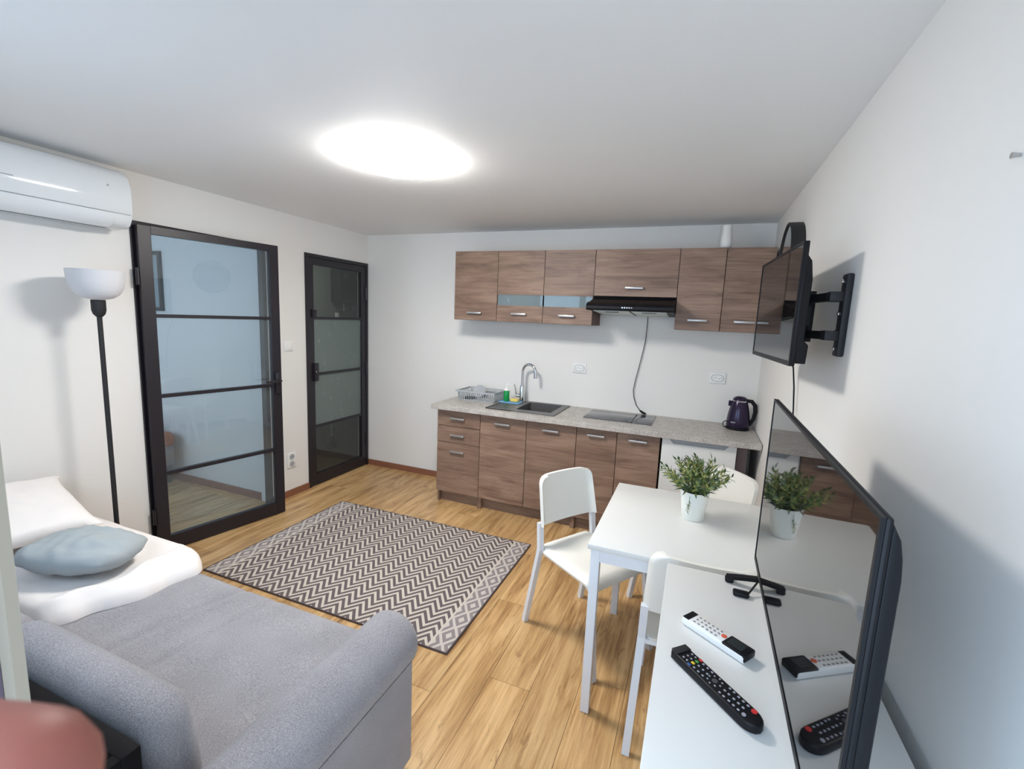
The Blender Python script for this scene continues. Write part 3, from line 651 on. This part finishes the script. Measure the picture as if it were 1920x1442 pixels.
def make_chair(label):
    r = root('dining_chair', (0, 0, 0), label, 'chair', 'white dining chairs around the table')
    # seat: soft square with a rolled-down front
    def seat(u, v):
        a, b = 2*u-1, 2*v-1
        wd = .205-.018*(1-u)
        x = .205*a; y = wd*b
        c = .035; # rounded corners
        e = max(abs(a), abs(b))
        z = .452-.010*(1-(a*a))*(1-b*b)
        if a > .7: q = (a-.7)/.3; z -= .052*q*q; x -= .016*q*q
        z -= .022*abs(b)**10
        k = max(0, abs(a)-.82)/.18*max(0, abs(b)-.82)/.18
        x -= math.copysign(c*.6*k, a); y -= math.copysign(c*.6*k, b)
        return (x, y, z)
    s = MB().grid(seat, 24, 20); n0 = len(s.v); top = list(s.v)
    s.v += [(x*.985, y*.985, min(z-.012, .44) if z > .40 else z-.006) for x, y, z in top]; s.f += [tuple(i+n0 for i in f[::-1]) for f in list(s.f)]
    s.f += rim(24, 20, n0)
    part('seat', s, 'cream', r, smooth=50)
    # backrest: curved panel with wrapped sides
    def back(u, v):
        b = 2*u-1; z = .560+.245*v
        hw = .192-.012*v
        y = hw*b
        x = -.208-.052*v-.014*(1-abs(b)**2)
        if abs(b) > .9: x += .022*((abs(b)-.9)/.1)**1.2
        if v > .82:
            q = (v-.82)/.18; lim = hw-.042*(1-math.sqrt(max(0, 1-q*q)))
            y = lim*b
        return (x, y, z)
    s = MB().grid(back, 28, 40); n0 = len(s.v); top = list(s.v)
    s.v += [(x+.016, y*.97, z) for x, y, z in top]; s.f += [tuple(i+n0 for i in f[::-1]) for f in list(s.f)]; s.f += rim(28, 40, n0)
    part('backrest', s, 'cream', r, smooth=50)
    for sg in (-1, 1):
        part('leg', MB().bar((-.268, sg*.203, 0), (-.190, sg*.186, .44), .028, .022).bar((-.190, sg*.186, .435), (-.205, sg*.183, .575), .028, .022), 'whitest', r)
        part('leg', MB().bar((.175, sg*.180, .430), (.235, sg*.198, 0), .028, .022), 'whitest', r)
    part('seat_frame', MB().bar((-.19, -.18, .428), (-.19, .18, .428), .022, .018).bar((-.19, .17, .428), (.17, .17, .425), .018, .018).bar((-.19, -.17, .428), (.17, -.17, .425), .018, .018), 'whitest', r)
    return r
ch = make_chair('white dining chair turned towards the table beside the rug')
spots = [((2.750, -1.682), math.radians(-33), None),
         ((3.226, -2.000), math.radians(91), 'white dining chair pushed under the table in front of the white cabinet'),
         ((3.205, -1.250), math.radians(-142), 'white dining chair behind the table beside the refrigerator')]
for k, (p, a, lab) in enumerate(spots):
    o = ch if k == 0 else copy_tree(ch)
    o.location = (p[0], p[1], 0); o.rotation_euler = (0, 0, a)
    if lab: o['label'] = lab
# potted plant
ppx, ppy = 3.188, -1.712
pp = root('potted_plant', (ppx, ppy, tz), 'leafy green plant in a white pot on the dining table', 'plant')
part('pot', MB().lathe([(0, tz+.0005), (.044, tz+.0005), (.047, tz+.004), (.0615, tz+.128), (.0605, tz+.132), (.0575, tz+.131), (.054, tz+.10), (0, tz+.10)], (ppx, ppy, 0), 40), 'pot', pp, smooth=40)
part('soil', MB().lathe([(.0545, tz+.1005), (.03, tz+.113), (0, tz+.115)], (ppx, ppy, 0), 24), 'soil', pp)
def sprig(seed, L):
    q = random.Random(seed); s = MB()
    pts = [(0, 0, 0)]; 
    for k in range(1, 7): pts.append((.012*(k/6)**2*q.uniform(-1, 1), .012*(k/6)**2, L*k/6))
    s.tube(pts, [.0018]*6+[.0008], 5)
    nl = 15
    for k in range(nl):
        f = .25+.75*k/(nl-1); z = L*f; a = k*2.4+q.uniform(-.4, .4); ln = q.uniform(.034, .050)*(1.1-.4*f)
        el = math.radians(q.uniform(35, 65)); d = Vector((math.cos(a)*math.cos(el), math.sin(a)*math.cos(el), math.sin(el)))
        sd = d.cross(Vector((0, 0, 1))).normalized()*.0052; n_ = sd.cross(d).normalized()*.0016
        b0 = Vector((0, 0, z)); m1 = b0+d*ln*.45; tip = b0+d*ln-n_*3
        s.add([b0, m1+sd, m1-n_, m1-sd, tip], [(0, 1, 2), (0, 2, 3), (1, 4, 2), (2, 4, 3)])
    return s
protos = []
for k in range(46):
    ring = k/46; a = k*2.39996; tilt = math.radians(4+60*ring**.85+rnd.uniform(-7, 7)); L = rnd.uniform(.125, .165)*(1-.05*ring)
    loc = (.034*ring*math.cos(a), .036*ring*math.sin(a), .122)
    if len(protos) < 5:
        o = part('sprig', sprig(k, .145).xf(Matrix.Translation((ppx, ppy, tz))), 'leaf', pp, smooth=0); protos.append(o)
    else:
        o = protos[k % 5].copy(); COL.objects.link(o); o.parent = pp
    o.location = loc; o.rotation_euler = (0, tilt, a); o.scale = (1, 1, L/.145)
hs_ = protos[0].copy(); COL.objects.link(hs_); hs_.parent = pp; hs_.location = (-.02, -.058, .118); hs_.rotation_euler = (0, math.radians(155), math.radians(-100)); hs_.scale = (.5, .5, .45)

# ------------------------------------------------------------------ white cabinet with the large television
kx0, kx1, ky0, ky1, kz = 3.114, 3.556, -3.50, -2.410, .860
kc = root('sideboard', ((kx0+kx1)/2, (ky0+ky1)/2, 0), 'white sideboard under the large television against the right wall', 'cabinet')
part('top', B(kx0, kx1, ky0, ky1, kz-.022, kz, b=.002), 'white', kc)
part('body', MB().box(kx0+.02, kx1-.01, ky0+.005, ky1-.005, .04, kz-.0225), 'white', kc)
for a, b in ((ky0+.03, ky0+.08), (ky1-.08, ky1-.03)): part('foot', B(kx0+.03, kx1-.03, a, b, 0, .04), 'white', kc)
for k in range(2):
    a = ky0+.008+k*(ky1-ky0-.016)/2; b = a+(ky1-ky0-.016)/2
    for q in range(3):
        z0 = .05+q*.26
        part('drawer', B(kx0+.003, kx0+.019, a+.003, b-.003, z0, z0+.254, b=.002), 'white', kc)
TX, TY0, TY1, TZ0, TZ1 = 3.349, -3.277, -2.384, .920, 1.406
tv = root('television', (TX+.03, (TY0+TY1)/2, kz), 'large television standing on the white sideboard', 'television')
part('housing', MB().box(TX+.003, TX+.011, TY0, TY1, TZ0, TZ1, b=.003), 'blackpl', tv)
part('screen', B(TX, TX+.003, TY0+.007, TY1-.007, TZ0+.014, TZ1-.006), 'screen', tv, 'dark reflecting screen', smooth=0)
part('bezel', MB().box(TX-.0015, TX+.003, TY0, TY0+.007, TZ0, TZ1).box(TX-.0015, TX+.003, TY1-.007, TY1, TZ0, TZ1).box(TX-.0015, TX+.003, TY0+.007, TY1-.007, TZ0, TZ0+.014).box(TX-.0015, TX+.003, TY0+.007, TY1-.007, TZ1-.006, TZ1), 'blackpl', tv)
bk = [(TX+.010, TZ0+.004), (TX+.022, TZ0+.012), (TX+.026, TZ0+.06), (TX+.026, TZ1-.070), (TX+.024, TZ1-.045), (TX+.020, TZ1-.024), (TX+.010, TZ1-.004)]
part('rear_cover', MB().extr(bk, TY0+.001, TY1-.001, 'y', b=.003), 'blackpl', tv, smooth=40)
for yc in (TY1-.055, TY0+.055):
    s_ = -1
    blade = [(TX-.075+.165*k/10, yc-.004-.02*(k/10), kz+.008+.030*math.sin(math.pi*min(1, .12+.88*k/10)*.5)) for k in range(11)]
    mb = MB()
    for k in range(10): mb.bar(blade[k], blade[k+1], .020, .010)
    mb.box(TX-.078, TX-.055, yc-.015, yc+.012, kz+.0005, kz+.012, b=.004)
    f_ = part('foot', mb, 'blackpl', tv)
    part('strut', MB().bar((TX+.013, yc-.01, kz+.028), (TX+.013, yc-.01, TZ0+.02), .018, .018), 'blackpl', f_)
    part('pad', MB().box(TX-.060, TX-.018, yc-.082, yc-.056, kz+.0005, kz+.013, b=.005).bar((TX-.020, yc-.064, kz+.008), (TX+.012, yc-.014, kz+.036), .004, .004), 'blackpl', f_)
tv.rotation_euler = (0, 0, math.radians(-.9))
# remotes
def place(rt, p, q, z):
    p, q = Vector(p), Vector(q); a = math.atan2(q.y-p.y, q.x-p.x); m = (p+q)/2
    rt.location = (m.x, m.y, z); rt.rotation_euler = (0, 0, a)
rb = root('remote_control', (0, 0, 0), 'long black remote control with many buttons on the sideboard', 'remote control', 'remote controls on the white sideboard')
Lb = .218
def outline(L, w0, w1, n=8):
    pts = [(-L/2, -w0/2+.004), (-L/2+.004, -w0/2), (L/2-.03, -w1/2)]
    pts += [(L/2-.03+.03*math.sin(k*math.pi/n), -w1/2*math.cos(k*math.pi/n)) for k in range(1, n)]
    pts += [(L/2-.03, w1/2), (-L/2+.004, w0/2), (-L/2, w0/2-.004)]
    return pts
part('body', MB().extr(outline(Lb, .044, .046), .0005, .021, 'z', b=.005), 'blackpl', rb, smooth=40)
part('battery_foot', MB().box(-Lb/2+.001, -Lb/2+.02, -.02, .02, .0215, .0235, b=.001), 'blackmatt', rb)
btn = MB().box(-.0030, .0030, -.0022, .0022, .0208, .0228, b=.0006, seg=1); b0 = None
def button(parent, x, y, mat, sc=1, z=0):
    global b0
    if b0 is None or b0.data.materials[0] != M[mat] or b0.parent != parent:
        b0 = part('button', MB().box(-.0030, .0030, -.0022, .0022, .0208, .0228, b=.0006, seg=1), mat, parent); o = b0
    else: o = share(b0, 'button', parent)
    o.location = (x, y, z); o.scale = (sc, sc, 1); return o
xs = [-.078, -.070]
for x in (-.078, -.068):
    for y in (-.012, 0, .012): button(rb, x, y, 'btn_w', .75)
for x in (-.046, -.034, -.022):
    for y in (-.013, 0, .013): button(rb, x, y, 'btn_w', .8)
for a in range(8): button(rb, -.002+.014*math.cos(a*math.pi/4), .014*math.sin(a*math.pi/4), 'btn_w', .6)
for x in (.024, .034): 
    for y in (-.014, 0, .014): button(rb, x, y, 'btn_w', .8)
for x in (.046, .057, .068):
    for y in (-.013, 0, .013): button(rb, x, y, 'btn_w', .85)
for y, m_ in ((-.0165, 'btn_b'), (-.0055, 'btn_y'), (.0055, 'btn_g'), (.0165, 'red')): button(rb, -.057, y, m_, 1.35)
part('power_button', MB().lathe([(.0055, .0208), (.0055, .0228), (0, .0230)], (.082, .013, 0), 16), 'red', rb, 'red power button')
part('button', MB().lathe([(.004, .0208), (.004, .0226), (0, .0228)], (.080, -.012, 0), 14), 'btn_w', rb)
part('ok_button', MB().lathe([(.006, .0208), (.006, .0224), (0, .0226)], (-.002, 0, 0), 16), 'darkgrey', rb)
place(rb, (3.160, -2.832), (3.313, -2.990), kz)
rw = root('remote_control', (0, 0, 0), 'short white remote control with a dark display on the sideboard', 'remote control', 'remote controls on the white sideboard')
Lw = .165
part('body', MB().box(-Lw/2, Lw/2, -.0225, .0225, .0005, .021, b=.006, seg=3), 'whitepl', rw)
part('display', MB().box(Lw/2-.058, Lw/2+.001, -.0215, .0226, .004, .0222, b=.004), 'blackpl', rw, 'dark display end')
part('lcd', B(Lw/2-.050, Lw/2-.014, -.013, .015, .0222, .0228), 'lcd', rw)
part('emitter_window', B(-Lw/2+.002, -Lw/2+.019, -.020, .020, .0205, .0218, b=.0005, seg=1), 'blackpl', rw)
b0 = None
for k in range(6):
    for y in (-.013, 0, .012): button(rw, -.052+.0115*k, y, 'btn_gr', .85)
part('power_button', MB().lathe([(.0065, .0208), (.0065, .0226), (0, .0230)], (.018, 0.002, 0), 18), 'orange', rw, 'orange power button')
place(rw, (3.176, -2.692), (3.312, -2.788), kz)

# ------------------------------------------------------------------ small television on the wall arm
st = root('television', (3.45, -1.77, 1.48), 'small television on a swivel wall arm above the dining table', 'television')
A, Bp = Vector((3.426, -2.105, 0)), Vector((3.382, -1.430, 0)); ax = (Bp-A).normalized(); nn = Vector((ax.y, -ax.x, 0))  # nn points to +x (rear)
Lt = (Bp-A).length; z0, z1 = 1.482, 1.886
def F(m): return m.xf(Matrix(((nn.x, ax.x, 0, A.x), (nn.y, ax.y, 0, A.y), (0, 0, 1, 0), (0, 0, 0, 1))))
part('housing', F(MB().box(.004, .016, 0, Lt, z0, z1, b=.003)), 'blackpl', st)
part('screen', F(MB().box(0, .004, .008, Lt-.008, z0+.016, z1-.008)), 'screen', st, 'dark reflecting screen', smooth=0)
part('bezel', F(MB().box(-.002, .004, 0, .008, z0, z1).box(-.002, .004, Lt-.008, Lt, z0, z1).box(-.002, .004, .008, Lt-.008, z0, z0+.016).box(-.002, .004, .008, Lt-.008, z1-.008, z1)), 'blackpl', st)
part('rear_cover', F(MB().extr([(.0165, z0+.008), (.052, z0+.008), (.054, z0+.07), (.040, z0+.085), (.042, z1-.12), (.034, z1-.06), (.0165, z1-.035)], .02, Lt-.02, 'y', b=.006)), 'blackpl', st, smooth=30)
wm = root('wall_bracket', (W, -2.03, 1.52), 'black metal wall bracket holding the small television', 'bracket')
part('wall_plate', MB().box(W-.022, W-.0005, -2.060, -2.005, 1.520, 1.790, b=.006), 'blackmatt', wm)
for z in (1.545, 1.60, 1.66, 1.71, 1.765): part('bolt', MB().lathe([(0, W-.0285), (.007, W-.0285), (.007, W-.021)], (0, -2.034, z), 10, 'x'), 'chrome', wm)
for z in (1.588, 1.716):
    am = part('arm', MB().box(W-.060, W-.018, -2.052, -1.985, z-.016, z+.016, b=.004).bar((W-.045, -2.03, z), (W-.075, -1.84, z), .022, .028), 'blackmatt', wm)
part('pivot_post', MB().tube([(W-.072, -1.845, 1.56), (W-.072, -1.845, 1.745)], .014, 12), 'blackmatt', wm)
part('tv_plate', MB().box(3.459, 3.470, -1.90, -1.75, 1.58, 1.73).box(3.468, W-.075, -1.87, -1.82, 1.62, 1.69), 'blackmatt', wm)
tc_ = root('power_cord', (3.56, -1.42, .88), 'black cord hanging from the small television down the right wall', 'cord')
part('cable', MB().tube([(3.45, -1.46, 1.50), (3.52, -1.40, 1.465), (3.560, -1.39, 1.43), (3.568, -1.42, 1.34), (3.570, -1.46, 1.24), (3.572, -1.48, 1.10), (3.573, -1.49, .95), (3.575, -1.49, .80), (3.576, -1.49, .40), (3.572, -1.49, .08), (3.55, -1.48, .006), (3.50, -1.46, .005)], .0035, 8), 'blackpl', tc_)
# round mirror
mr = root('wall_mirror', (W, -.97, 1.95), 'round mirror with deep black rim high on the right wall', 'mirror')
mc = (0, -.965, 1.955); R_ = .205
part('rim', MB().lathe([(R_, W-.0005), (R_, W-.062), (R_-.008, W-.064), (R_-.010, W-.058), (R_-.012, W-.0005)], mc, 48, 'x'), 'blackmatt', mr, smooth=50)
part('glass', MB().lathe([(0, W-.056), (R_-.011, W-.056), (R_-.011, W-.050), (0, W-.050)], mc, 48, 'x'), 'mirror', mr, smooth=30)
solo('wall_screw', MB().lathe([(0, W-.012), (.005, W-.012), (.004, W-.008), (.003, W)], (0, -2.853, 1.891), 10, 'x'), 'alu', (W, -2.853, 1.891), 'small screw left in the upper right wall', 'screw')

# ------------------------------------------------------------------ sofa bed
so = root('sofa_bed', (1.2, -3.0, 0), 'grey fabric sofa bed with rolled arms below the window', 'sofa')
part('base', B(.20, 2.19, -3.44, -2.66, .06, .26, b=.02), 'sofa2', so)
def mat_top(u, v):
    x = .20+1.975*u; y = -3.42+.855*v
    e = min(u*1.975, (1-u)*1.975+.02, (1-v)*.855, 1)
    z = .432-.045*max(0, 1-e/.06)**2
    z -= .011*math.exp(-((x-1.40-.20*(y+2.92))/.016)**2)+.009*math.exp(-((x-1.60-.13*(y+2.9))/.015)**2)*min(1, max(0, (y+3.25)/.2))
    z += .004*noise.noise(Vector((x*3, y*3, 0)))
    return (x, y, z)
s = MB().grid(mat_top, 240, 60); n0 = len(s.v); s.v += [(x, y, .255) for x, y, z in s.v]; s.f += [tuple(i+n0 for i in f[::-1]) for f in list(s.f)]; s.f += rim(240, 60, n0)
part('mattress', s, 'sofa', so, smooth=50)
def armprof(xc, sgn, r=.100, zc=.490):
    pts = [(xc-sgn*.060, .05), (xc+sgn*.078, .05), (xc+sgn*.078, .425)]
    for k in range(17):
        a = math.radians(-42+k*(264/16)); pts.append((xc+sgn*r*math.cos(a), zc+r*math.sin(a)))
    pts.append((xc-sgn*.060, .415)); return pts
part('arm', MB().extr(armprof(2.255, 1), -3.46, -2.628, 'y', b=.030), 'sofa', so, smooth=50)
part('arm', MB().extr(armprof(.125, -1), -3.46, -2.628, 'y', b=.030), 'sofa', so, smooth=50)
for x in (.12, 2.25):
    for y in (-3.40, -2.70): part('foot', B(x-.03, x+.03, y-.03, y+.03, 0, .055), 'blackmatt', so)
def back_cushion(x0, x1, seed, dz):
    m = MB().box(x0, x1, -3.372, -3.252, .30, .735, b=.055, seg=6)
    m.v = [(x+.012*noise.noise(Vector((x*3, z*4, seed))), y-.10*(z-.45)+.05+.010*noise.noise(Vector((x*4, z*3, seed+5))), z+dz+.014*noise.noise(Vector((x*3.5, y*3, seed+9)))-.03*max(0, (x-1.95)/.19)**2) for x, y, z in m.v]
    return part('back_cushion', m, 'sofa', so, smooth=60)
back_cushion(1.50, 2.135, 1, 0)
back_cushion(.26, 1.485, 3, -.02)
part('rear_frame', MB().box(.25, 2.150, -3.400, -3.362, .06, .698, b=.004).box(2.125, 2.150, -3.61, -3.400, .06, .698), 'blackwood', so, 'black rear frame of the sofa')
part('rear_panel', MB().box(.25, 2.122, -3.60, -3.402, .06, .64, b=.02), 'sofa2', so)
# bedding
def xr(y):
    t_ = (y+3.08)/.56
    return 1.075+.125*math.sin(min(1, max(0, t_))*math.pi*.75)+.03*noise.noise(Vector((y*9, 0, 3)))
def duv(u, v):
    y = -3.08+.575*v; x = .215+(xr(y)-.215)*u
    if v > .80: x -= .11*((v-.80)/.20)**2.5*u**2
    du = (1-u)*(xr(y)-.215); dv = (1-v)*.575; dw = v*.575
    e = min(1, du/.07)*min(1, dv/.08)*min(1, dw/.05)
    z = .436+.055*math.sqrt(max(0, 1-(1-e)**2))
    z += (.010*noise.noise(Vector((x*5, y*9, 2)))+.006*noise.noise(Vector((x*14, y*14, 4))))*e
    z += .018*math.exp(-((du-.11-.03*math.sin(y*9))/.035)**2)*e
    if dv < .02: z -= .02
    return (x+.010*noise.noise(Vector((x*8, y*8, 7)))*(1-e), y, z)
s = MB().grid(duv, 70, 46); n0 = len(s.v); s.v += [(x, y, .4335) for x, y, z in s.v]; s.v = [(x, y, max(z, .4345) if k < n0 else z) for k, (x, y, z) in enumerate(s.v)]
s.f += [tuple(i+n0 for i in f[::-1]) for f in list(s.f)]; s.f += rim(70, 46, n0)
solo('duvet', s, 'bedwhite', (.7, -2.8, .4335), 'white duvet spread over the left half of the sofa bed', 'duvet', smooth=70)
def pillow(lx, ly, h, wr, seed, rnd_=0):
    s = MB()
    def top(sg):
        def fn(u, v):
            a, b = 2*u-1, 2*v-1
            k = max(0, (1-a*a))**.42*max(0, (1-b*b))**.42
            pin = 1-.10*(1-abs(b)**3)*(abs(a)**6); pin2 = 1-.10*(1-abs(a)**3)*(abs(b)**6)
            z = sg*h*k+wr*k*noise.noise(Vector((a*2.2, b*2.2, seed)))+wr*.5*k*noise.noise(Vector((a*5, b*6, seed+3)))
            if rnd_:
                ra, rb_ = a*math.sqrt(1-b*b/2), b*math.sqrt(1-a*a/2); pin = pin2 = 1; a = a*(1-rnd_)+ra*rnd_; b = b*(1-rnd_)+rb_*rnd_
            return (lx*a*pin, ly*b*pin2, z)
        return fn
    s.grid(top(1), 30, 24); s2 = MB().grid(top(-1), 30, 24); s.add(s2.v, [f[::-1] for f in s2.f]); return s
m_ = Matrix.Translation((.315, -2.85, .622)) @ Matrix.Rotation(math.radians(-8), 4, 'Z') @ Matrix.Rotation(math.radians(13), 4, 'Y')
solo('pillow', pillow(.27, .24, .065, .015, 1).xf(m_), 'bedwhite', (.34, -2.84, .55), 'plump white pillow at the left end of the sofa bed', 'pillow', smooth=70)
m_ = Matrix.Translation((.85, -2.845, .572)) @ Matrix.Rotation(math.radians(20), 4, 'Z')
solo('cushion', pillow(.215, .145, .066, .026, 5, .6).xf(m_), 'bluecush', (.86, -2.845, .49), 'crumpled blue grey cushion lying on the white duvet', 'cushion', smooth=70)

# ------------------------------------------------------------------ hand of the photographer, its fingertip in the lower left corner
def cp(r, u, f): return CAM+CR*r+CU*u+CF*f
hm = bpy.data.meshes.new('hand'); hv = []; he = []; hr = []
def hp(r, u, f, rad, prev=None):
    hv.append(cp(r, u, f)); hr.append(rad); i = len(hv)-1
    if prev is not None: he.append((prev, i))
    return i
wr_ = hp(-.235, -.135, .035, .026)
p0 = hp(-.190, -.105, .042, .028, wr_); p1 = hp(-.160, -.088, .046, .027, p0)
fx_ = [(-.135, -.053, .055, .0105), (-.135, -.078, .056, .0102), (-.133, -.100, .056, .0096), (-.130, -.120, .054, .0085)]
tips = [[(-.105, -.0515, .058, .0112), (-.078, -.0510, .058, .0112), (-.0535, -.0515, .056, .0106)],
        [(-.098, -.078, .060, .0100), (-.072, -.078, .058, .0092), (-.048, -.080, .052, .0082)],
        [(-.098, -.102, .060, .0094), (-.074, -.103, .058, .0088), (-.054, -.104, .052, .0078)],
        [(-.104, -.122, .056, .0082), (-.086, -.123, .054, .0076), (-.070, -.124, .050, .0068)]]
for b_, ts in zip(fx_, tips):
    k = hp(*b_, prev=p1)
    for q in ts: k = hp(*q, prev=k)
k = hp(-.175, -.075, .020, .0125, p0); k = hp(-.150, -.062, .002, .011, k); k = hp(-.128, -.056, -.010, .0095, k)
hm.from_pydata([tuple(v) for v in hv], he, []); ho = bpy.data.objects.new('hand', hm); COL.objects.link(ho)
sk_ = ho.modifiers.new('skin', 'SKIN'); sk_.use_smooth_shade = True
for i_, r_ in enumerate(hr): hm.skin_vertices[0].data[i_].radius = (r_, r_); hm.skin_vertices[0].data[i_].use_root = (i_ == 0)
ss = ho.modifiers.new('sub', 'SUBSURF'); ss.levels = 2; ss.render_levels = 2
dg = bpy.context.evaluated_depsgraph_get(); ev = bpy.data.meshes.new_from_object(ho.evaluated_get(dg))
ho.modifiers.clear(); ho.data = ev; ev.materials.clear(); ev.materials.append(M['skin'])
tag(ho, 'blurred pink fingertip of a hand close to the lens at lower left', 'hand')
